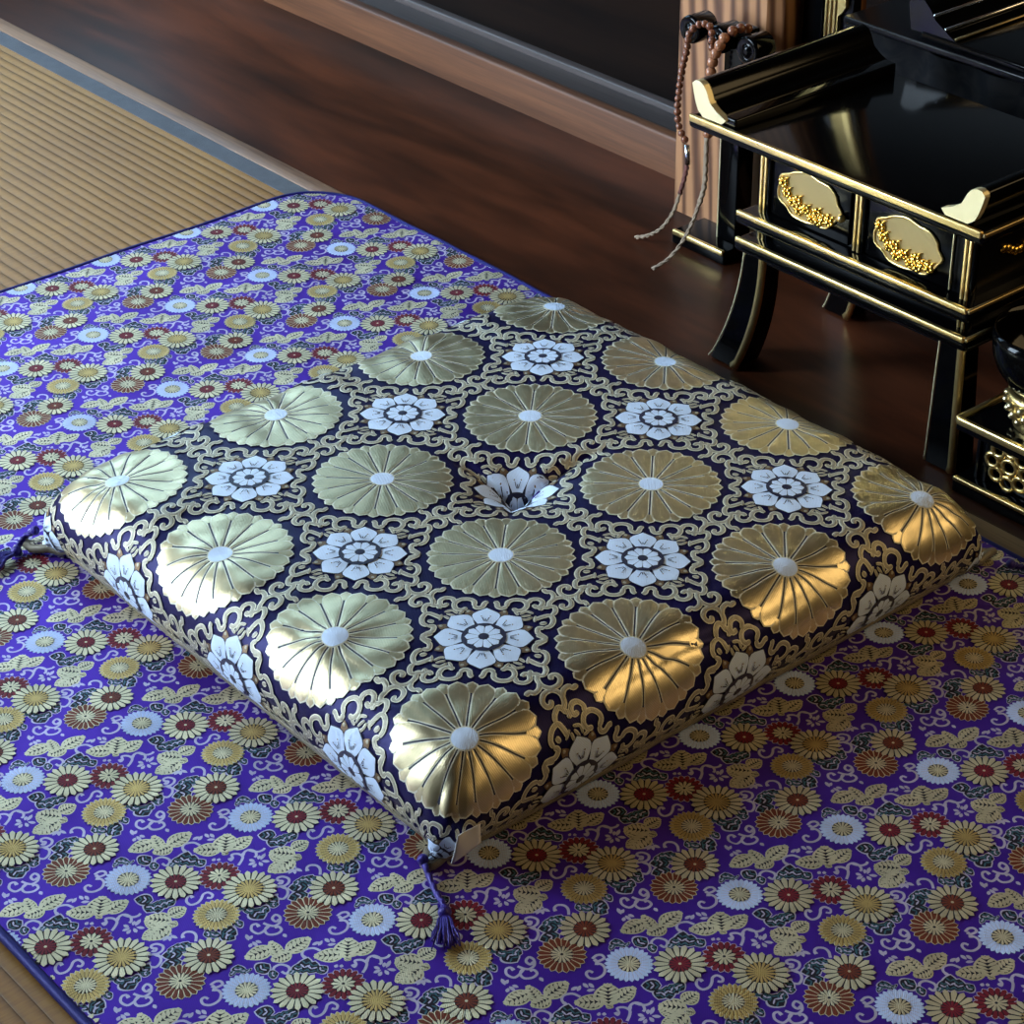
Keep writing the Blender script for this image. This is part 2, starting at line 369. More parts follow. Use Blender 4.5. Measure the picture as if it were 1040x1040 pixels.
# ground cloth: a fine grid following the ripples, with rounded far corners
gx = np.linspace(0, 1, 150); gy = np.linspace(0, 1, 90)
GX, GY = np.meshgrid(gx, gy, indexing='ij')
def edge_x0(y):
    r = np.zeros_like(y)
    for cy, s in ((Y1-CR, 1), (Y0+CR, -1)):
        d = np.clip((y-cy)*s, 0, CR); r = np.maximum(r, CR-np.sqrt(np.clip(CR**2-d**2, 0, None)))
    return X0+r
py = Y0+(Y1-Y0)*(.5-.5*np.cos(PI*GY)); px = edge_x0(py)+(X1-edge_x0(py))*GX; py = py-bow(px)*np.clip((py-Y0)/(Y1-Y0), 0, 1)**6
gv = np.stack([px, py, wave(px, py)], 2).reshape(-1, 3)
i, j = np.meshgrid(np.arange(149), np.arange(89), indexing='ij'); a = (i*90+j).ravel()
gf = np.stack([a, a+90, a+91, a+1], 1)
if M['purple'] not in mats: mats.append(M['purple'])
VV.append(gv); FF.append(gf+n); MM.append(np.full(len(gf), mats.index(M['purple'])))
# skirt down to the floor
carpet = thing('brocade_rug', 'large purple brocade rug with chrysanthemum pattern spread on the tatami', 'rug', (0, 0, Z0))
Vc = np.concatenate(VV); Vc[:, 2] -= Z0
fast_mesh('cloth', Vc, np.concatenate(FF), np.concatenate(MM), mats, carpet)
# edging
ed = []
for t in np.linspace(0, 1, 40): ed.append((X1+(X0+CR-X1)*t, Y1-float(bow(X1+(X0+CR-X1)*t))))
for k in range(1, 12): an = PI/2*k/12; ed.append((X0+CR-CR*math.sin(an), Y1-CR+CR*math.cos(an)))
for t in np.linspace(0, 1, 30): ed.append((X0, Y1-CR+(Y0+CR-Y1+CR)*t))
for k in range(1, 12): an = PI/2*k/12; ed.append((X0+CR-CR*math.cos(an), Y0+CR-CR*math.sin(an)))
for t in np.linspace(0, 1, 40): ed.append((X0+CR+(X1-X0-CR)*t, Y0))
b = MB(); b.tube([(x, y, float(wave(np.float64(x), np.float64(y)))-.0026) for x, y in ed], .0042, M['piping'], 10)
b.build('edging', carpet)
# ================================================================== CUSHION
SX, SY = .16, .16*1.0574
HT = .095; RR = .050; ANG = 2.36
U0N, U0P, V0N, V0P = .258, .224, .250, .256      # where the flat top starts to roll over, each side
def roll(u, u0n, u0p, fn, fp):
    s = np.sign(u); a = np.abs(u); u0 = np.where(u < 0, u0n, u0p)
    th = np.clip((a-u0)/RR, 0, ANG)
    x = np.minimum(a, u0)+RR*np.sin(th)
    d = RR*(1-np.cos(th))+.004*np.clip(a/u0, 0, 1)**4
    lin = np.minimum(a, u0)+np.clip(a-u0, 0, None)*np.where(u < 0, fn, fp)
    return s*x, d, s*lin, th/ANG
DM = RR*(1-math.cos(ANG))+.004
def sst(x, a, b): t = np.clip((x-a)/(b-a), 0, 1); return t*t*(3-2*t)
def raw(u, v):
    x, dx, xl, tx = roll(u, U0N, U0P, .56, .30); y, dy, yl, ty = roll(v, V0N, V0P, .50, .68)
    cx = sst(ty, .4, 1.); cy = sst(tx, .4, 1.)
    X = x*(1-cx)+xl*cx; Y = y*(1-cy)+yl*cy
    z = HT-dx-dy+dx*dy/DM
    # stuffing: slight pillows and creases running in from the seam
    ex = sst(np.abs(u), .15, .30); ey = sst(np.abs(v), .15, .30)
    wr = .0011*ex*(np.sin(55*v+14*u)+.8*np.sin(97*v-31*u+1.3)+.5*np.sin(170*v+40*u+.4))
    wr = wr+.0011*ey*(np.sin(49*u-17*v)+.8*np.sin(105*u+27*v+.7)+.5*np.sin(181*u-50*v))
    wr = wr*(1-.7*np.maximum(tx, ty))+.0007*np.sin(23*u+.5)*np.sin(19*v+1.)
    # a pressed fold along the shoulder of the near right side
    wr = wr-.0022*np.exp(-((u-.262-.006*np.sin(11*v+.6)-.003*np.sin(31*v))/.0045)**2)*(.5+.5*np.sin(17*v+2.))
    wr = wr-.0016*np.exp(-((v+.268-.005*np.sin(13*u))/.004)**2)*(.5+.5*np.sin(15*u))
    # corner creases
    co = sst(tx, 0, .5)*sst(ty, 0, .5)
    wr = wr+.002*co*np.sin(190*(np.abs(u)-np.abs(v)))
    z = z+wr
    # centre tuft
    r = np.hypot(u, v)
    z = z-.036*np.exp(-(r/.026)**1.25)
    for ang, dep, ln in ((1.50, .017, .062), (3.32, .014, .052), (-.85, .009, .034)):
        al = u*math.cos(ang)+v*math.sin(ang); pe = -u*math.sin(ang)+v*math.cos(ang)
        z = z-dep*np.exp(-(pe/(.0035+.05*np.clip(al, 0, .1)))**2)*np.exp(-(al/ln)**2)*sst(al, -.004, .010)
    # cloth gathers towards the tuft
    g = .25*np.exp(-(r/.03)**2)
    return np.stack([X*(1-g), Y*(1-g), z], -1)
def surf(u, v, off):
    h = 4e-4
    p = raw(u, v); a = raw(u+h, v)-raw(u-h, v); b_ = raw(u, v+h)-raw(u, v-h)
    n = np.cross(a, b_); n /= (np.linalg.norm(n, axis=-1)[..., None]+1e-12)
    return p+n*off[..., None]
UMIN, UMAX = -(U0N+RR*ANG), U0P+RR*ANG
VMIN, VMAX = -(V0N+RR*ANG), V0P+RR*ANG
e = Emb()
# --- 16-petalled medallions
def medallion(c):
    c = np.asarray(c); R = .0622; n = 16
    ph = PI/16
    e.petals(c, n, .050, R-.0002, .0056, .00035, 'goldl', phase=ph+PI/16, ac=2, seg=6, base=.55, tipround=.6)
    e.petals(c, n, .049, R-.0011, .0044, .00050, 'gold', phase=ph+PI/16, ac=2, seg=6, base=.55, tipround=.6)
    e.disc(c, R-.006, .0002, 'ink', 40)
    for k in range(n):
        a = ph+2*PI*k/n; d = np.array([math.cos(a), math.sin(a)])
        t = np.linspace(0, 1, 16)
        def half(r0, r1, cut):
            r = r0+(r1-r0)*t; w = r*math.tan(PI/n)-.0007; tip = .017
            wm = w*np.where(r > r1-tip, np.sqrt(np.clip(1-((r-(r1-tip))/tip)**2.1, .0006, 1)), 1.)
            return np.clip(wm-cut, .00015, 1), r
        w_, r_ = half(.0085, R-.0008, 0.); e.strip(c+d*r_[:, None], w_, .00060, 'goldl', .0001, 4)
        w_, r_ = half(.0115, R-.0019, .0010); e.strip(c+d*r_[:, None], w_, .00085, 'gold', .00015, 5)
    e.disc(c, .0112, .0010, 'goldl', 24, .0002)
    e.disc(c, .0102, .0013, 'white', 24, .0003)
# --- eight-petalled rosette with its square of scrolls
def rosette(c):
    c = np.asarray(c, float)
    nb = np.array([SX, SY])
    def L(a, b): return c+np.array([(a-b)*.5, (a+b)*.5])*nb*.965   # a: towards right medallion, b: towards upper one
    ph = math.atan2(SY, SX)
    for k in range(8):
        a = ph+PI/4*k; d = np.array([math.cos(a), math.sin(a)]); n = np.array([-d[1], d[0]])
        # bronze sepals between
        a2 = a+PI/8; d2 = np.array([math.cos(a2), math.sin(a2)])
        e.strip(c+d2*np.linspace(.026, .0405, 6)[:, None], np.array([.3, .8, 1, 1, .7, .1])*.0042, .0004, 'brown', .0002, 2)
        e.disc(c+d2*.0375, .0016, .0009, 'scroll', 8, .0003)
        t = np.linspace(0, 1, 10)
        w = np.array([.0058, .0072, .0088, .0104, .0115, .0121, .0116, .0092, .0052, .0010])
        e.strip(c+d*(.0150+.0245*t)[:, None], w, .0007, 'ink', .0002, 4)
        e.strip(c+d*(.0155+.0235*t)[:, None], np.clip(w-.0010, .0003, 1), .0009+.00008*(k % 2), 'white', .0003, 4)
        for s in (-1, 1):   # stamens marked in dark thread
            e.strip(np.linspace(c+d*.0205+n*s*.0010, c+d*.0255+n*s*.0030, 4), .0004, .0021, 'ink', .0001, 1)
            e.disc(c+d*.0268+n*s*.0036, .0007, .0021, 'brown', 6)
        e.strip(np.linspace(c+d*.0205, c+d*.0235, 3), .0004, .0021, 'ink', .0001, 1)
    e.disc(c, .0178, .0019, 'ink', 28, .0001)
    e.petals(c, 10, .0042, .0150, .0036, .0022, 'white', ac=2, seg=6, base=.35, phase=ph)
    e.disc(c, .0034, .0023, 'ink', 12, .0002)
    for sa in (1, -1):
        for sb in (1, -1):
            for idx, P in enumerate(FR):
                q = smooth_path([L(sa*a*1e-3, -sb*b*1e-3) if False else L(sa*a*1e-3, sb*b*1e-3) for a, b in P], 4)
                w = .0023 if idx < 10 else .0014
                ww = np.full(len(q), w); ww[0] *= .45; ww[1] *= .9; ww[-1] *= .5; ww[-2] *= .95
                e.strip(q, ww, .0004, 'goldl', .0002, 2)
                e.strip(q, ww*.62, .0006, 'scroll', .0004, 2)
            q = L(sa*.36, -sb*.10*-1*-1); 
for i in range(-3, 4):
    for j in range(-3, 4):
        c = ((i+.5)*SX, (j+.5)*SY)
        if abs(c[0]) < .5 and abs(c[1]) < .5: medallion(c)
        rosette((i*SX, j*SY))
V, F, MI = e.arrays(); V[:, 2] = V[:, 2]*.75+.0006
cen = V[F].mean(1)
ok = (cen[:, 0] > UMIN+.001) & (cen[:, 0] < UMAX-.001) & (cen[:, 1] > VMIN+.001) & (cen[:, 1] < VMAX-.001)
F = F[ok]; MI = MI[ok]
used = np.unique(F); remap = -np.ones(len(V), int); remap[used] = np.arange(len(used)); V = V[used]; F = remap[F]
uu = np.clip(V[:, 0], UMIN, UMAX); vv = np.clip(V[:, 1], VMIN, VMAX)
W = surf(uu, vv, V[:, 2])
# ground cloth
NU, NV = 420, 440
gu, gv_ = np.meshgrid(np.linspace(UMIN, UMAX, NU), np.linspace(VMIN, VMAX, NV), indexing='ij')
G = surf(gu, gv_, np.zeros_like(gu)).reshape(-1, 3)
i, j = np.meshgrid(np.arange(NU-1), np.arange(NV-1), indexing='ij'); a = (i*NV+j).ravel()
GF = np.stack([a, a+NV, a+NV+1, a+1], 1)
mats = list(e.mats)+[M['navy']]
cush = thing('floor_cushion', 'square gold and navy brocade floor cushion lying on the purple rug', 'cushion', (0, 0, 0))
CZ = .0035      # clears the rug's embroidery
AV = np.concatenate([W, G]); AV[:, 2] = np.maximum(AV[:, 2], .0015)+CZ
fast_mesh('cover', AV, np.concatenate([F, GF+len(W)]), np.concatenate([MI, np.full(len(GF), len(mats)-1)]), mats, cush)
# underside: from the seam inwards
def edge_loop(k=60):
    P = []
    for t in np.linspace(UMIN, UMAX, k)[:-1]: P.append((t, VMIN))
    for t in np.linspace(VMIN, VMAX, k)[:-1]: P.append((UMAX, t))
    for t in np.linspace(UMAX, UMIN, k)[:-1]: P.append((t, VMAX))
    for t in np.linspace(VMAX, VMIN, k)[:-1]: P.append((UMIN, t))
    P = np.array(P); Q = raw(P[:, 0], P[:, 1]); Q[:, 2] = np.maximum(Q[:, 2], .0015)+CZ; return Q
Q = edge_loop(); n = len(Q); rings = []
for f, z in ((1., None), (.985, .0045), (.93, .0040), (.5, .0040), (.001, .0040)):
    R_ = Q.copy(); R_[:, :2] *= f
    if z is not None: R_[:, 2] = z
    rings.append(R_)
b = MB(); vs = [tuple(p) for r in rings for p in r]
b.add(vs, [(r*n+k, r*n+(k+1) % n, (r+1)*n+(k+1) % n, (r+1)*n+k) for r in range(len(rings)-1) for k in range(n)], M['under'])
b.build('underside_panel', cush)
b = MB(); b.tube([tuple(p) for p in Q]+[tuple(Q[0])], .0042, M['under'], 8, False); b.build('seam_piping', cush)
# thread pulling the tuft down
b = MB()
for k, (ax, ay) in enumerate(((.010, .022), (-.016, -.004), (.012, -.012))):
    pts = []
    for t in np.linspace(0, 1, 7):
        u, v = ax*t, ay*t; p = raw(np.array(u), np.array(v)); pts.append((p[0], p[1], p[2]+CZ+.0022))
    b.tube(pts, .0011, M['cord'], 8)
p = raw(np.array(0.), np.array(0.)); b.sphere((p[0], p[1], p[2]+CZ+.002), .003, M['cord'])
b.build('tuft_stitch', cush)
# corner tassels
def tassel(p0, path, fan):
    p0 = Vector(p0); b = MB()
    for s in (-1, 1):
        pts = []
        for t in np.linspace(0, 1, 14):
            k = t*(len(path)-1); i = min(int(k), len(path)-2); q = Vector(path[i]).lerp(Vector(path[i+1]), k-i)
            an = t*22+s*PI/2; pts.append(q+Vector((math.cos(an)*.0014, .0, .0014*math.sin(an))))
        b.tube(pts, .0021, M['cord'], 8)
    b.sphere(path[0], .0045, M['cord']); b.sphere(path[-1], .0052, M['cord'])
    o = b.build('tassel', cush)
    b = MB(); e0 = Vector(path[-1]); d = Vector(fan[0]); side = Vector((-d.y, d.x, 0)).normalized()
    random.seed(int(p0.x*1000))
    for k in range(34):
        a = random.uniform(-1, 1); L = fan[1]*random.uniform(.75, 1)
        e1 = e0+d*L*.5+side*a*.006+Vector((0, 0, .003*random.random()))
        e2 = e0+d*L+side*a*fan[2]; e2.z = .0045+.003*random.random()
        pts = [e0, e0.lerp(e1, .5)+side*a*.002, e1, e1.lerp(e2, .5)+side*a*.002*random.uniform(-1, 1), e2]
        b.tube(pts, [.0011, .0009, .0008, .0008, .0005], M['cord'], 5)
    b.build('fringe', o)
tassel((.262, -.318, .012), [(.256,-.309,.014),(.269,-.3135,.008),(.284,-.319,.006),(.297,-.3225,.006),(.305,-.328,.007)], ((.80, -.60, 0), .036, .011))
tassel((-.322, -.300, .012), [(-.324,-.298,.020),(-.333,-.304,.012),(-.331,-.312,.008),(-.322,-.320,.008)], ((.15, -.99, 0), .034, .012))
tassel((.262, .330, .012), [(.285,.330,.012),(.292,.338,.009),(.300,.342,.008),(.308,.348,.008)], ((.75, .66, 0), .018, .009))
tassel((-.322, .310, .012), [(-.322,.312,.012),(-.33,.32,.009),(-.345,.325,.008),(-.36,.33,.008)], ((-.9, .4, 0), .04, .012))
# label stitched in the front corner seam: a small folded leaf of paper
b = MB()
A_, B_, C_, D_ = Vector((.2793, -.3011, .020)), Vector((.2850, -.2770, .030)), Vector((.2815, -.2742, .0455)), Vector((.2812, -.2950, .045))
vs = []; N = 8
for i in range(N+1):
    for k in range(N+1):
        s_, t = i/N, k/N
        q = A_*(1-s_)*(1-t)+B_*s_*(1-t)+C_*s_*t+D_*(1-s_)*t
        q = q+Vector((.6, -.5, .4))*(.0035*math.sin(PI*s_)*math.sin(PI*t)+.0015*math.sin(5*s_+3*t)); vs.append(q)
fs = [(i*(N+1)+k, i*(N+1)+k+1, (i+1)*(N+1)+k+1, (i+1)*(N+1)+k) for i in range(N) for k in range(N)]
b.add(vs, fs, M['paper']); lab = b.build('label', cush); lab['label'] = 'small white paper label sewn into the front corner'
sm = lab.modifiers.new('thick', 'SOLIDIFY'); sm.thickness = .0005

# ================================================================== SETTING
def bx(name, a, c, m, bev=0., st=True):
    o = one(name, None, 'box', a, c, m, bev)
    if st: struct(o)
    return o
# tatami: ribs of rush running along x
m, nt, bs = nt_mat('tatami rush'); M['tatami'] = m
tc = node(nt, 'ShaderNodeTexCoord'); sp = node(nt, 'ShaderNodeSeparateXYZ'); nt.links.new(tc.outputs['Object'], sp.inputs[0])
def mth(op, a, b_=None, c_=None):
    n_ = node(nt, 'ShaderNodeMath', operation=op)
    for k, q in enumerate((a, b_, c_)):
        if q is None: continue
        if isinstance(q, (int, float)): n_.inputs[k].default_value = q
        else: nt.links.new(q, n_.inputs[k])
    return n_.outputs[0]
mpn = node(nt, 'ShaderNodeMapping'); mpn.inputs['Scale'].default_value = (1.2, 1, 1); nt.links.new(tc.outputs['Object'], mpn.inputs[0])
nz = node(nt, 'ShaderNodeTexNoise', Scale=9., Detail=3.); nt.links.new(mpn.outputs[0], nz.inputs['Vector'])
yy = mth('MULTIPLY_ADD', nz.outputs['Fac'], .0022, sp.outputs['Y'])
ph = mth('FRACT', mth('MULTIPLY', yy, 1/.0148))
rib = mth('POWER', mth('ABSOLUTE', mth('SINE', mth('MULTIPLY', ph, PI))), .55)
mp2 = node(nt, 'ShaderNodeMapping'); mp2.inputs['Scale'].default_value = (420, 40, 1); nt.links.new(tc.outputs['Object'], mp2.inputs[0])
n3 = node(nt, 'ShaderNodeTexNoise', Scale=1., Detail=2.); nt.links.new(mp2.outputs[0], n3.inputs['Vector'])
n4 = node(nt, 'ShaderNodeTexNoise', Scale=5., Detail=4.); nt.links.new(tc.outputs['Object'], n4.inputs['Vector'])
cr = node(nt, 'ShaderNodeValToRGB'); cr.color_ramp.elements[0].position = .25; cr.color_ramp.elements[0].color = rgb(.19, .075, .008)
cr.color_ramp.elements[1].position = .8; cr.color_ramp.elements[1].color = rgb(.39, .19, .028)
nt.links.new(mth('ADD', mth('MULTIPLY', n3.outputs['Fac'], .55), mth('MULTIPLY', n4.outputs['Fac'], .5)), cr.inputs[0])
groove = mth('MULTIPLY_ADD', mth('POWER', rib, 1.5), .45, .55)
vm = node(nt, 'ShaderNodeVectorMath', operation='SCALE'); nt.links.new(cr.outputs[0], vm.inputs[0]); nt.links.new(groove, vm.inputs['Scale'])
nt.links.new(vm.outputs[0], bs.inputs['Base Color'])
hh = mth('ADD', rib, mth('MULTIPLY', n3.outputs['Fac'], .15))
bp = node(nt, 'ShaderNodeBump', Strength=.7, Distance=.0016); nt.links.new(hh, bp.inputs['Height']); nt.links.new(bp.outputs[0], bs.inputs['Normal'])
setp(bs, Roughness=.55)
M['heri'] = weave('grey tatami border cloth', rgb(.085, .088, .10), 0, .7, depth=.4)
M['trimw'] = wood('pale worn threshold wood', rgb(.10, .042, .018), rgb(.30, .16, .08), 6, (.35, 6, 6), .45)
M['board'] = wood('dark red lacquered board', rgb(.010, .005, .003), rgb(.110, .030, .012), 2.2, (.55, 2.6, 2), .30, ring=5, c3=rgb(.048, .014, .006), spec=.15, bump=.04)
M['sill'] = wood('brown sill wood', rgb(.045, .014, .005), rgb(.15, .055, .020), 5, (.3, 8, 8), .5, ring=6)
M['sillt'] = wood('greyed groove wood', rgb(.025, .018, .018), rgb(.075, .055, .050), 5, (.3, 8, 8), .5, ring=6)
M['darkw'] = wood('black brown floor', rgb(.008, .004, .003), rgb(.022, .010, .006), 3, (.5, 3, 3), .6, spec=.12)
M['wall'] = plain('dim plaster', rgb(.05, .038, .025), rough=.9, bump=.2)
M['wallb'] = plain('brown panelling', rgb(.010, .006, .004), rough=.6)
XL, XR, YB, YF, ZC = -2.7, 3.0, 2.4, -1.75, 2.5
bx('floor', (XL, YF, -.06), (XR, .335, Z0), M['tatami'])
bx('trim_1', (XL, .335, -.06), (XR, .362, Z0+.0008), M['heri'])
bx('trim_2', (XL, .362, -.06), (XR, .389, Z0+.0015), M['trimw'], .002)
bx('floor', (XL, .389, -.06), (XR, .717, Z0), M['board'])
bx('trim_3', (XL, .717, -.06), (XR, .735, .048), M['sill'], .003)
bx('trim_4', (XL, .735, -.06), (XR, .785, .040), M['sillt'], .002)
bx('trim_5', (XL, .785, -.06), (XR, .800, .048), M['sillt'], .002)
bx('floor', (XL, .800, -.06), (XR, YB, .02), M['darkw'])
bx('wall_back', (XL, YB, -.06), (XR, YB+.1, ZC), M['wallb'])
WX0, WX1 = -2.4, -1.15
bx('wall_front', (XL, YF-.1, -.06), (XR, YF, .3), M['wall'])
bx('wall_front', (XL, YF-.1, 1.9), (XR, YF, ZC), M['wall'])
bx('wall_front', (XL, YF-.1, .3), (WX0, YF, 1.9), M['wall'])
bx('wall_front', (WX1, YF-.1, .3), (XR, YF, 1.9), M['wall'])
bx('wall_right', (XR, YF, -.06), (XR+.1, YB, ZC), M['wall'])
bx('ceiling', (XL, YF, ZC), (XR, YB, ZC+.08), M['wallb'])
# window wall on the left: sill wall, head, end piers, and a paper screen
WY0, WY1, WZ0, WZ1 = -.4, 1.3, .7, 2.2
bx('wall_left', (XL-.1, YF, -.06), (XL, YB, WZ0), M['wall'])
bx('wall_left', (XL-.1, YF, WZ1), (XL, YB, ZC), M['wall'])
bx('wall_left', (XL-.1, YF, WZ0), (XL, WY0, WZ1), M['wall'])
bx('wall_left', (XL-.1, WY1, WZ0), (XL, YB, WZ1), M['wall'])
m, nt, bs = nt_mat('daylit shoji paper'); M['shoji'] = m
bs.inputs['Base Color'].default_value = rgb(.6, .65, .7); bs.inputs['Emission Color'].default_value = rgb(.42, .72, 1.)
bs.inputs['Emission Strength'].default_value = WIN
bx('window_1', (XL-.06, WY0, WZ0), (XL-.05, WY1, WZ1), M['shoji'])
b = MB()
for k in range(9): y = WY0+(WY1-WY0)*k/8; b.box((XL-.05, y-.008, WZ0), (XL-.03, y+.008, WZ1), M['wallb'])
for k in range(5): z = WZ0+(WZ1-WZ0)*k/4; b.box((XL-.05, WY0, z-.006), (XL-.032, WY1, z+.006), M['wallb'])
struct(b.build('window_1', None))
m2, nt2, bs2 = nt_mat('bright shoji paper')
bs2.inputs['Base Color'].default_value = rgb(.6, .65, .7); bs2.inputs['Emission Color'].default_value = rgb(.66, .83, 1.)
bs2.inputs['Emission Strength'].default_value = WIN2
bx('window_2', (WX0, YF-.06, .3), (WX1, YF-.05, 1.9), m2)
b = MB()
for k in range(6): x = WX0+(WX1-WX0)*k/5; b.box((x-.008, YF-.05, .3), (x+.008, YF-.03, 1.9), M['wallb'])
for k in range(5): z = .3+1.6*k/4; b.box((WX0, YF-.05, z-.006), (WX1, YF-.032, z+.006), M['wallb'])
struct(b.build('window_2', None))
# timber pillar: chamfered keyaki post
m, nt, bs = nt_mat('keyaki pillar'); M['keyaki'] = m
tc = node(nt, 'ShaderNodeTexCoord'); mp = node(nt, 'ShaderNodeMapping'); mp.inputs['Scale'].default_value = (1, 1, .07); nt.links.new(tc.outputs['Object'], mp.inputs[0])
wv = node(nt, 'ShaderNodeTexWave', Scale=30., Distortion=4.5, Detail=2.5); wv.inputs['Detail Scale'].default_value = 1.1; wv.bands_direction = 'DIAGONAL'
nt.links.new(mp.outputs[0], wv.inputs['Vector'])
cr = node(nt, 'ShaderNodeValToRGB'); cr.color_ramp.elements[0].color = rgb(.085, .028, .010); cr.color_ramp.elements[1].color = rgb(.40, .19, .085)
cr.color_ramp.elements[0].position = .0; cr.color_ramp.elements[1].position = .8
nt.links.new(wv.outputs['Fac'], cr.inputs[0]); nt.links.new(cr.outputs[0], bs.inputs['Base Color']); setp(bs, Roughness=.42)
ch = .014; px0, px1, py0, py1 = -.497, -.335, .655, .815
poly = [(px0+ch, py0), (px1-ch, py0), (px1, py0+ch), (px1, py1-ch), (px1-ch, py1), (px0+ch, py1), (px0, py1-ch), (px0, py0+ch)]
b = MB(); b.prism([(x, y) for x, y in poly], Z0, 2.5, M['keyaki'], 'XY'); pil = b.build('pillar', None); struct(pil)

# ================================================================== SUTRA DESK
ZD = Z0
desk = thing('sutra_desk', 'black lacquered low desk with gilt edges and two gilded cloud panels', 'desk', (.009, .50, ZD))
bx0, bx1, by0, by1 = -.122, .140, .420, .575
rx0, rx1, ry0, ry1 = -.172, .190, .365, .597
# tray top
b = MB(); b.box((rx0, ry0, .2745), (rx1, ry1, .2870), M['lacq'], .004)
b.box((bx0-.01, by0-.012, .262), (bx1+.01, by1+.01, .276), M['lacq'], .003); top = b.build('tray_top', desk)
# gilt line round the rim
def line(name, par, a, c, m='gilt'): return one(name, par, 'box', a, c, M[m], .0012)
b = MB()
b.box((rx0+.002, ry0-.0012, .2815), (rx1-.002, ry0+.0035, .2885), M['gilt'], .0012)
b.build('gilt_line', top)
b = MB(); b.box((rx1-.003, ry0+.001, .2825), (rx1+.0012, ry1-.002, .2865), M['giltd'] , .001); b.build('gilt_line', top)
# upturned ends: profile extruded along the depth, with pale gilt caps at the front
prL = [(-.1688, .3201), (-.1645, .3238), (-.1594, .3244), (-.1537, .3218), (-.1497, .3169), (-.1468, .3110), (-.1444, .3061), (-.1350, .3000), (-.1228, .2951), (-.1280, .2900), (-.1533, .2900), (-.1600, .2950), (-.1637, .3024), (-.1665, .3110)]
prR = [(.018-x, z) for x, z in prL]
for pr in (prL, prR):
    sx = 1 if pr is prR else -1
    solid = pr+[]
    b = MB(); b.prism(solid, ry0+.008, ry1, M['lacq'], 'XZ', True); b.box((min(.1470*sx, .164*sx)+.009*1, ry0+.006, .284), (max(.1230*sx, .164*sx)+.009, ry1, .297), M['lacq'], .002); en = b.build('upturned_end', desk)
    b = MB(); b.prism(pr, ry0+.0012, ry0+.009, M['giltp'], 'XZ', False); cap = b.build('end_cap', en); cap['label'] = 'pale gilt end cap'
    cap.modifiers.new('bev', 'BEVEL').width = .0012
# carcass
b = MB(); b.box((bx0, by0+.004, .145), (bx1, by1, .268), M['lacq2'], .002); car = b.build('body', desk)
mx = (bx0+bx1)/2
for x in (bx0+.004, mx-.004, bx1-.004):
    zb = .150 if abs(x-mx) > .02 else .1885
    b = MB(); b.box((x-.0075, by0-.002, zb), (x+.0075, by0+.006, .262), M['lacq'], .002); po = b.build('post', desk)
    b = MB()
    for s in ((-1, 1)): b.box((x+s*.0026-.0018, by0-.0040, zb), (x+s*.0026+.0018, by0-.0008, .262), M['gilt'], .001)
    b.build('gilt_line', po)
# mouldings below
for z, ex in ((.1875, .016), (.159, .016)):
    b = MB(); b.box((bx0-ex, by0-.020, z-.013), (bx1+ex, by1+.01, z), M['lacq'], .004); ra = b.build('rail', desk)
    b = MB(); b.box((bx0-ex+.002, by0-.0212, z-.0035), (bx1+ex-.002, by0-.016, z+.0022), M['gilt'], .0014); b.build('gilt_line', ra)
    b = MB(); b.box((bx1+ex-.003, by0-.019, z-.0025), (bx1+ex+.001, by1+.008, z+.0012), M['giltd'], .001); b.build('gilt_line', ra)
one('apron', desk, 'box', (bx0+.004, by0+.006, .128), (bx1-.004, by1-.01, .150), M['lacq2'], .002)
one('underframe', desk, 'box', (-.035, by0+.03, .112), (.03, by0+.12, .130), M['lacq2'], .002)
# cloud-shaped gilt panels
def cloud(cx, cz, w, h, n=44, k=0.):
    P = []
    for i in range(n):
        a = 2*PI*i/n; r = 1+.045*math.cos(7*a+.6)+.02*math.cos(12*a)
        P.append((cx+w*r*math.cos(a)*abs(math.cos(a))**-.12, cz+h*r*math.sin(a)))
    return P
m, nt, bs = nt_mat('fine gilt mesh'); M['mesh'] = m
tc = node(nt, 'ShaderNodeTexCoord'); wv = node(nt, 'ShaderNodeTexWave', Scale=230.); wv.bands_direction = 'X'; nt.links.new(tc.outputs['Object'], wv.inputs['Vector'])
bp = node(nt, 'ShaderNodeBump', Strength=.5, Distance=.001); nt.links.new(wv.outputs['Fac'], bp.inputs['Height']); nt.links.new(bp.outputs[0], bs.inputs['Normal'])
bs.inputs['Base Color'].default_value = rgb(.80, .62, .30); setp(bs, Metallic=.85, Roughness=.45)
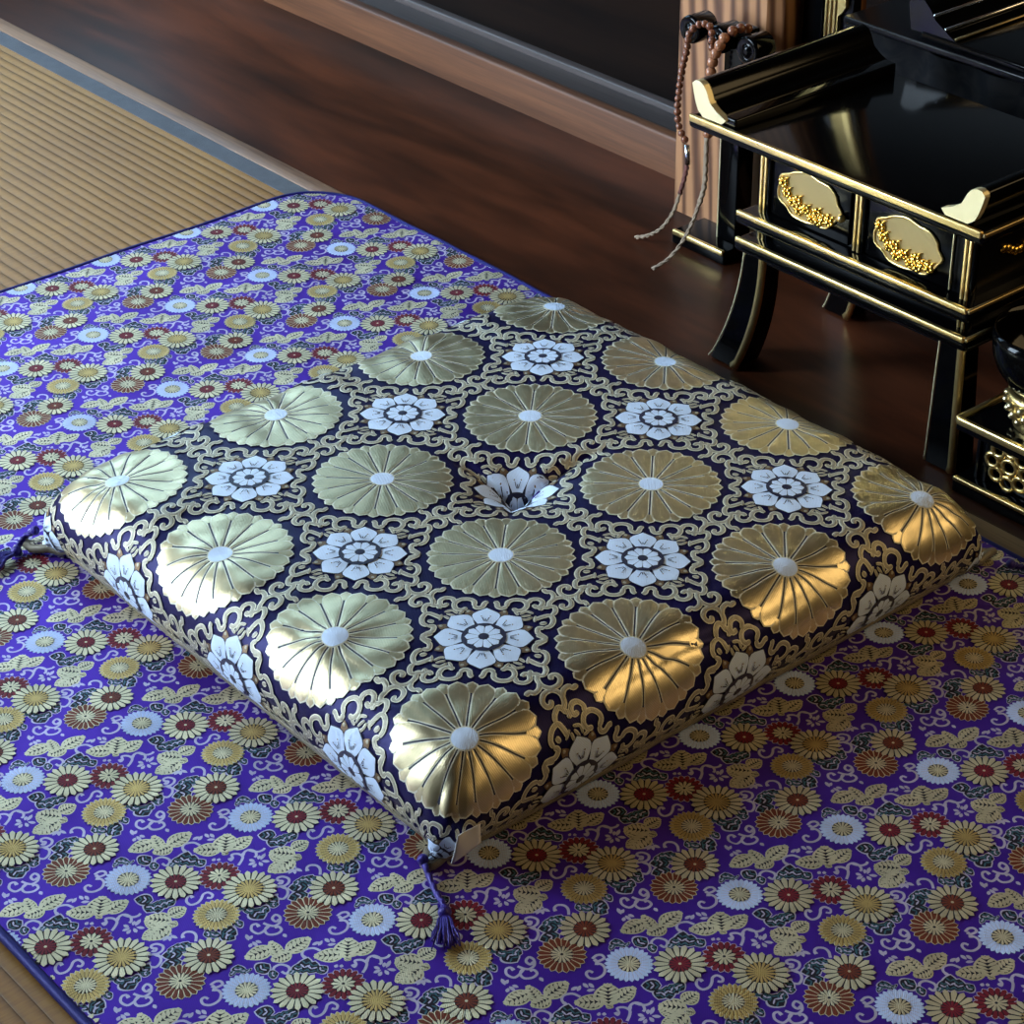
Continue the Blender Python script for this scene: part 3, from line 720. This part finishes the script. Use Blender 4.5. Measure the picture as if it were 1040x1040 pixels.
for ci, cx in enumerate((-.0600, .0640)):
    cz = (.2200, .2165)[ci]
    pa = MB(); x0, x1 = cx-.052, cx+.052
    pa.box((x0, by0+.001, .1885), (x1, by0+.006, .256), M['lacq'], .0015); pn = pa.build('door_panel', desk)
    P = cloud(cx, cz, .0400, .0245)
    b = MB(); b.prism(P, by0-.0002, by0+.0012, M['mesh'], 'XZ'); b.build('gilt_mesh', pn)
    b = MB(); Q_ = P+[P[0]]; b.tube([(x, by0-.0005, z) for x, z in Q_], .0014, M['gilt'], 6, False); b.build('cloud_frame', pn)
    b = MB(); random.seed(3)
    for q, (fx, fz) in enumerate(((-.028, -.002), (-.020, -.009), (-.011, -.015), (-.002, -.011), (.006, -.017), (.014, -.018), (.022, -.013), (.028, -.014), (-.033, .007), (-.014, -.006), (.012, -.010))):
        X, Z = cx+fx, cz+fz
        for k in range(6):
            a = k*PI/3+q
            b.sphere((X+.0040*math.cos(a), by0-.0016, Z+.0034*math.sin(a)), .0030, M['carve'], (1, .7, .8), 8)
        b.sphere((X, by0-.0035, Z), .0022, M['carve'], n=8)
        b.tube([(X, by0-.001, Z), (X+.004, by0-.002, Z+.006), (X+.008, by0-.001, Z+.008)], [.0013, .001, .0004], M['carve'], 6)
    b.build('carved_flowers', pn)
    if ci == 0:
        b = MB(); b.sphere((-.0145, by0-.004, .2165), .0042, M['gilt']); b.tube([(-.0145, by0, .2165), (-.0145, by0-.004, .2165)], .0018, M['gilt'])
        b.build('knob', pn)
one('door_edge_glint', desk, 'box', (bx1-.0235, by0-.0018, .190), (bx1-.0222, by0+.001, .254), M['giltp'], .0004)  # pale gilt strip put in as the highlight along the door edge
# ornament on the right side
b = MB()
for k in range(7):
    a = k*.9; b.sphere((bx1+.001, .462+.006*k, .222+.004*math.cos(a)), .0055, M['carve'], (.5, 1, .8), 10)
b.build('side_ornament', desk)
# legs: square section, flared
def leg(T, B, wt, wb, bow):
    b = MB(); g = MB(); g2 = MB(); n = 14; rows = []
    for i in range(n+1):
        t = i/n; f = t**2.1 if bow else t
        cx_ = T[0]+(B[0]-T[0])*f; cy_ = T[1]+(B[1]-T[1])*t; w_ = wt+(wb-wt)*t; z = .146+(ZD-.146)*t
        rows.append((cx_, cy_, w_, z))
    vs = []
    for cx_, cy_, w_, z in rows:
        vs += [(cx_-w_, cy_-w_, z), (cx_+w_, cy_-w_, z), (cx_+w_, cy_+w_, z), (cx_-w_, cy_+w_, z)]
    fs = [(i*4+k, i*4+(k+1) % 4, i*4+4+(k+1) % 4, i*4+4+k) for i in range(n) for k in range(4)]+[(0, 3, 2, 1), (n*4, n*4+1, n*4+2, n*4+3)]
    b.add(vs, fs, M['lacq'], False); o = b.build('leg', desk)
    o.modifiers.new('b', 'BEVEL').width = .0025
    g.tube([(c+w_-.0006, d-w_+.0006, max(z, ZD+.004)) for c, d, w_, z in rows], [.0042 if i < n else .0052 for i in range(n+1)], M['gilt'], 6); g.build('gilt_edge', o)
    g2.tube([(c-w_+.0003, d-w_+.0003, max(z, ZD+.003)) for c, d, w_, z in rows], .0011, M['giltp'], 6); g2.build('gilt_edge', o)
leg((-.134, .438), (-.172, .443), .0125, .0185, True)
leg((.121, .438), (.117, .446), .0130, .0170, False)
leg((-.134, .580), (-.170, .612), .0125, .0175, True)
leg((.121, .580), (.135, .585), .0130, .0175, False)

# ================================================================== INCENSE BOX at the right
ib = thing('incense_table', 'small black lacquered gilt-edged box stand with openwork gold flower, right edge', 'stand', (.27, .50, ZD))
one('base', ib, 'box', (.152, .408, ZD), (.40, .60, .012), M['lacq'], .002)
one('gilt_line', ib, 'box', (.153, .4065, .0085), (.399, .412, .0135), M['gilt'], .0015)
one('body', ib, 'box', (.166, .424, .012), (.385, .586, .067), M['lacq'], .002)
one('tabletop', ib, 'box', (.154, .402, .0655), (.405, .606, .0770), M['lacq'], .002)
one('gilt_line', ib, 'box', (.155, .4005, .0720), (.404, .406, .0800), M['gilt'], .0018)
one('gilt_line', ib, 'box', (.1525, .402, .0720), (.158, .605, .0800), M['giltd'], .0018)
for x in (.168, .178): one('post', ib, 'box', (x-.002, .4215, .012), (x+.002, .4250, .066), M['lacq2'], .0008)
for cx in (.206, .275):
    b = MB()
    for k in range(8):
        a = 2*PI*k/8; X, Z = cx+.0195*math.cos(a), .040+.0175*math.sin(a)
        P = [(X+.0072*math.cos(q*PI/6), .4205, Z+.0066*math.sin(q*PI/6)) for q in range(13)]
        b.tube(P, .0025, M['gilt'], 6, False)
    P = [(cx+.008*math.cos(q*PI/6), .4205, .040+.007*math.sin(q*PI/6)) for q in range(13)]
    b.tube(P, .0022, M['gilt'], 6, False)
    b.build('openwork_flower', ib)
# vessel on it
vz = .078
ve = thing('footed_bowl', 'black lacquered bowl on a chased gold foot, at the right edge', 'bowl', (.214, .451, .076))
b = MB(); b.lathe([(.0005, .0762), (.025, .0762), (.027, .0785), (.0265, .084), (.029, .090), (.0335, .099), (.035, .108), (.0345, .112), (.031, .1135), (.0005, .1135)], (.214, .451, 0), M['gilt']); ft = b.build('foot', ve)
b = MB(); random.seed(8)
for r_, z_, n_ in ((.0285, .088, 14), (.0325, .096, 15), (.0348, .104, 16)):
    for k in range(n_):
        a = 2*PI*(k+.5*(n_ % 2))/n_; b.sphere((.214+r_*math.cos(a), .451+r_*math.sin(a), z_), .0043, M['carve2'], (1, 1, .8), 8)
b.build('chasing', ft)
b = MB(); b.lathe([(.0005, .1136), (.030, .1136), (.033, .118), (.040, .126), (.048, .138), (.0525, .152), (.054, .166), (.053, .176), (.051, .176), (.051, .166), (.046, .140), (.0005, .125)], (.214, .451, 0), M['lacq'], 56); b.build('bowl', ve)

# ================================================================== STAND WITH ROSARY behind the desk
st = thing('rosary_stand', 'black lacquered upright stand with three round bosses beside the timber pillar', 'stand', (-.38, .62, ZD))
one('base', st, 'box', (-.4195, .590, ZD), (-.335, .642, .012), M['lacq'], .002)
one('gilt_line', st, 'box', (-.4180, .5885, .0070), (-.3365, .5940, .0135), M['gilt'], .0015)
one('upright', st, 'box', (-.372, .615, .012), (-.343, .640, .262), M['lacq'], .002)
one('gilt_line', st, 'box', (-.3720, .6140, .012), (-.3700, .6160, .15), M['giltp'], .0005)
b = MB(); b.tube([(-.405, .613, .2555), (-.31, .613, .2555)], .0085, M['lacq'], 16); b.build('crossbar', st)
for x in (-.4000, -.358, -.3130):
    b = MB(); b.lathe([(.0003, .030), (.004, .031), (.0055, .028), (.010, .0265), (.0125, .029), (.0150, .028), (.0158, .024), (.0155, .0), (.012, -.003), (.0003, -.003)], (x, .617, .2560), M['lacq'], 28, 'Y'); b.build('boss', st)
ro = thing('prayer_beads', 'brown wooden prayer beads with two fawn cord tassels hung over the stand', 'prayer beads', (-.38, .58, .24))
def beads(path, r, m, n=None):
    P = smooth_path(path, 12); seg = np.linalg.norm(np.diff(P, axis=0), axis=1); s_ = np.r_[0, np.cumsum(seg)]
    t = 0
    while t < s_[-1]:
        c = [float(np.interp(t, s_, P[:, k])) for k in range(3)]
        b = MB(); b.sphere(c, r*random.uniform(.94, 1.05), m); b.build('bead', ro); t += r*1.92
yb = .579
beads([(-.352, yb-.003, .252), (-.362, yb+.004, .270), (-.378, yb+.004, .270), (-.388, yb-.002, .258), (-.393, yb, .238), (-.399, yb, .215), (-.403, yb, .190), (-.405, yb, .165), (-.402, yb, .148), (-.394, yb, .136), (-.386, yb, .130)], .0042, M['boxwood'])
beads([(-.334, yb-.004, .268), (-.342, yb-.003, .255), (-.350, yb-.003, .238), (-.353, yb-.003, .220), (-.355, yb-.003, .20), (-.357, yb-.003, .17), (-.352, yb-.003, .15)], .0062, M['bead2'])
beads([(-.334, yb-.002, .268), (-.330, yb+.01, .276), (-.328, yb+.03, .272)], .0055, M['boxwood'])
def rcord(path, rads, m, name='cord'):
    P = smooth_path(path, 6); n_ = len(P); o = None
    for s in (0, 1):
        b = MB(); pts = []
        for i, p in enumerate(P):
            an = i*1.3+s*PI; rr = .0014
            pts.append((p[0]+rr*math.cos(an), p[1], p[2]+rr*math.sin(an)))
        b.tube(pts, [float(np.interp(i/n_, np.linspace(0, 1, len(rads)), rads)) for i in range(n_)], m, 8); o = b.build(name, ro)
    return o
b = MB(); b.tube([(-.386, yb-.002, .130), (-.383, yb-.003, .108)], .003, M['silver']); b.build('silver_cap', ro)
rcord([(-.383, yb-.003, .110), (-.387, yb-.003, .092), (-.393, yb-.004, .070)], [.0020], M['tassr'])
rcord([(-.393, yb-.004, .070), (-.401, yb-.006, .045), (-.415, yb-.010, .022), (-.432, yb-.014, .008), (-.450, yb-.017, .0)], [.0016, .0012, .0014], M['tass'], 'tassel')
rcord([(-.352, yb-.006, .150), (-.350, yb-.008, .120), (-.347, yb-.012, .095), (-.350, yb-.016, .075)], [.0022], M['tass'])
rcord([(-.350, yb-.016, .075), (-.353, yb-.022, .055), (-.358, yb-.032, .032), (-.366, yb-.045, .012), (-.376, yb-.060, .0)], [.0017, .0013, .0016], M['tass'], 'tassel')

# ================================================================== ALTAR beyond the desk
m, nt, bs = nt_mat('dark altar brocade'); M['altar'] = m
tc = node(nt, 'ShaderNodeTexCoord'); vo = node(nt, 'ShaderNodeTexNoise', Scale=38., Detail=3., Distortion=1.2); nt.links.new(tc.outputs['Object'], vo.inputs['Vector'])
cr = node(nt, 'ShaderNodeValToRGB'); cr.color_ramp.elements[0].position = .42; cr.color_ramp.elements[0].color = rgb(.002, .002, .003)
cr.color_ramp.elements[1].position = .62; cr.color_ramp.elements[1].color = rgb(.008, .007, .007)
nt.links.new(vo.outputs['Fac'], cr.inputs[0]); nt.links.new(cr.outputs[0], bs.inputs['Base Color']); setp(bs, Roughness=.8); bs.inputs['Specular IOR Level'].default_value = .1
al = thing('altar_table', 'dark brocade-draped altar table standing behind the black desk', 'altar', (.12, .85, .02))
# folded cloth front
b = MB(); n = 60; vs = []
for k in range(2):
    for i in range(n+1):
        x = -.245+.76*i/n; vs.append((x, .672+.004*math.sin(i*1.1)+.003*math.sin(i*.37), .283 if k else .049))
b.add(vs, [(i, i+1, n+2+i, n+1+i) for i in range(n)], M['altar'])
vs = [(-.245, y, z) for z in (.049, .283) for y in (.672, 1.05)]; b.add(vs, [(0, 1, 3, 2)], M['altar'], False)
ac = b.build('cloth', al); so = ac.modifiers.new('t', 'SOLIDIFY'); so.thickness = .004
one('tabletop', al, 'box', (-.250, .668, .285), (.52, 1.05, .293), M['lacq2'], .002)
for x in (-.23, .49):
    for y in (.73, 1.03): one('leg', al, 'box', (x-.012, y-.012, .049 if y < .8 else .02), (x+.012, y+.012, .285), M['lacq2'], .002)
sh = thing('lacquer_offering_tray', 'black lacquer tray with shiny moulded edges on the altar table', 'tray', (.1, .8, .293))
one('base', sh, 'box', (-.150, .674, .293), (.45, .99, .301), M['lacq'], .002)
b = MB(); b.prism([(-.165, .299), (-.170, .326), (-.163, .333), (-.150, .333), (-.140, .324), (-.134, .316), (-.118, .307), (-.105, .3005)], .676, .988, M['lacq'], 'XZ', True); en = b.build('upturned_end', sh)
for x, z, rr, mm_ in ((-.158, .3335, .0016, 'lacq3'), (-.136, .3205, .0017, 'silver'), (-.120, .3100, .0017, 'silver'), (-.106, .3032, .0014, 'giltd')):  # silver and dull gilt colour stands in for reflections on black lacquer mouldings
    b = MB(); b.tube([(x, .676, z), (x, .988, z)], rr, M[mm_], 10); b.build('moulding', en)
b = MB(); b.prism([(.435, .299), (.452, .333), (.440, .326), (.40, .3005)], .676, .988, M['lacq'], 'XZ', True); b.build('upturned_end', sh)
sc = thing('lacquered_screen_post', 'black lacquered post with a gold leaf face beside the timber pillar', 'post', (-.31, .72, .048))
one('post', sc, 'box', (-.3330, .695, .048), (-.3040, .724, .60), M['lacq'], .002)
b = MB(); b.prism([(-.303, .15), (-.303, .60), (-.274, .60), (-.274, .288), (-.279, .281), (-.284, .276), (-.286, .15)], .697, .702, M['gilt'], 'XZ'); gp = b.build('gold_panel', sc)
b = MB()
for x in (-.299, -.293, -.287): b.tube([(x, .6965, .152), (x, .6965, .598)], .0012, M['gilt'], 6)
b.build('rib', gp)
one('back_board', sc, 'box', (-.304, .703, .048), (-.268, .716, .60), M['lacq2'], .001)

# ================================================================== LIGHT
w = bpy.data.worlds.new('w'); SC.world = w; w.use_nodes = True
w.node_tree.nodes['Background'].inputs[0].default_value = (.5, .6, .8, 1); w.node_tree.nodes['Background'].inputs[1].default_value = .0
def lamp(name, label, loc, target, energy, col, sx, sy):
    l = bpy.data.lights.new(name, 'AREA'); l.shape = 'RECTANGLE'; l.size = sx; l.size_y = sy; l.energy = energy; l.color = col
    o = bpy.data.objects.new(name, l); COL.objects.link(o); o.location = loc
    o.rotation_euler = (Vector(target)-Vector(loc)).to_track_quat('-Z', 'Y').to_euler()
    return o
lamp('ceiling_lamp', '', LAMP[0], LAMP[1], LAMP[2], (1., .72, .36), LAMP[3], LAMP[4])
# ================================================================== CAMERA
cam = bpy.data.cameras.new('camera'); co = bpy.data.objects.new('camera', cam); COL.objects.link(co)
R_ = Matrix(((0.64622653, 0.76305713, -0.01162281), (-0.39732944, 0.3494199, 0.84854879), (0.65155244, -0.54373666, 0.52898947)))
co.matrix_world = Matrix.Translation((1.2796131, -1.07315407, 1.10987068)) @ R_.transposed().to_4x4()
cam.sensor_fit = 'HORIZONTAL'; cam.sensor_width = 36.; cam.lens = 2290.537*36/1040; cam.clip_start = .05
SC.camera = co
SC.view_settings.view_transform = 'Standard'; SC.view_settings.look = 'None'
SC.view_settings.gamma = 1; SC.view_settings.use_curve_mapping = False
SC.view_settings.exposure = EXPO
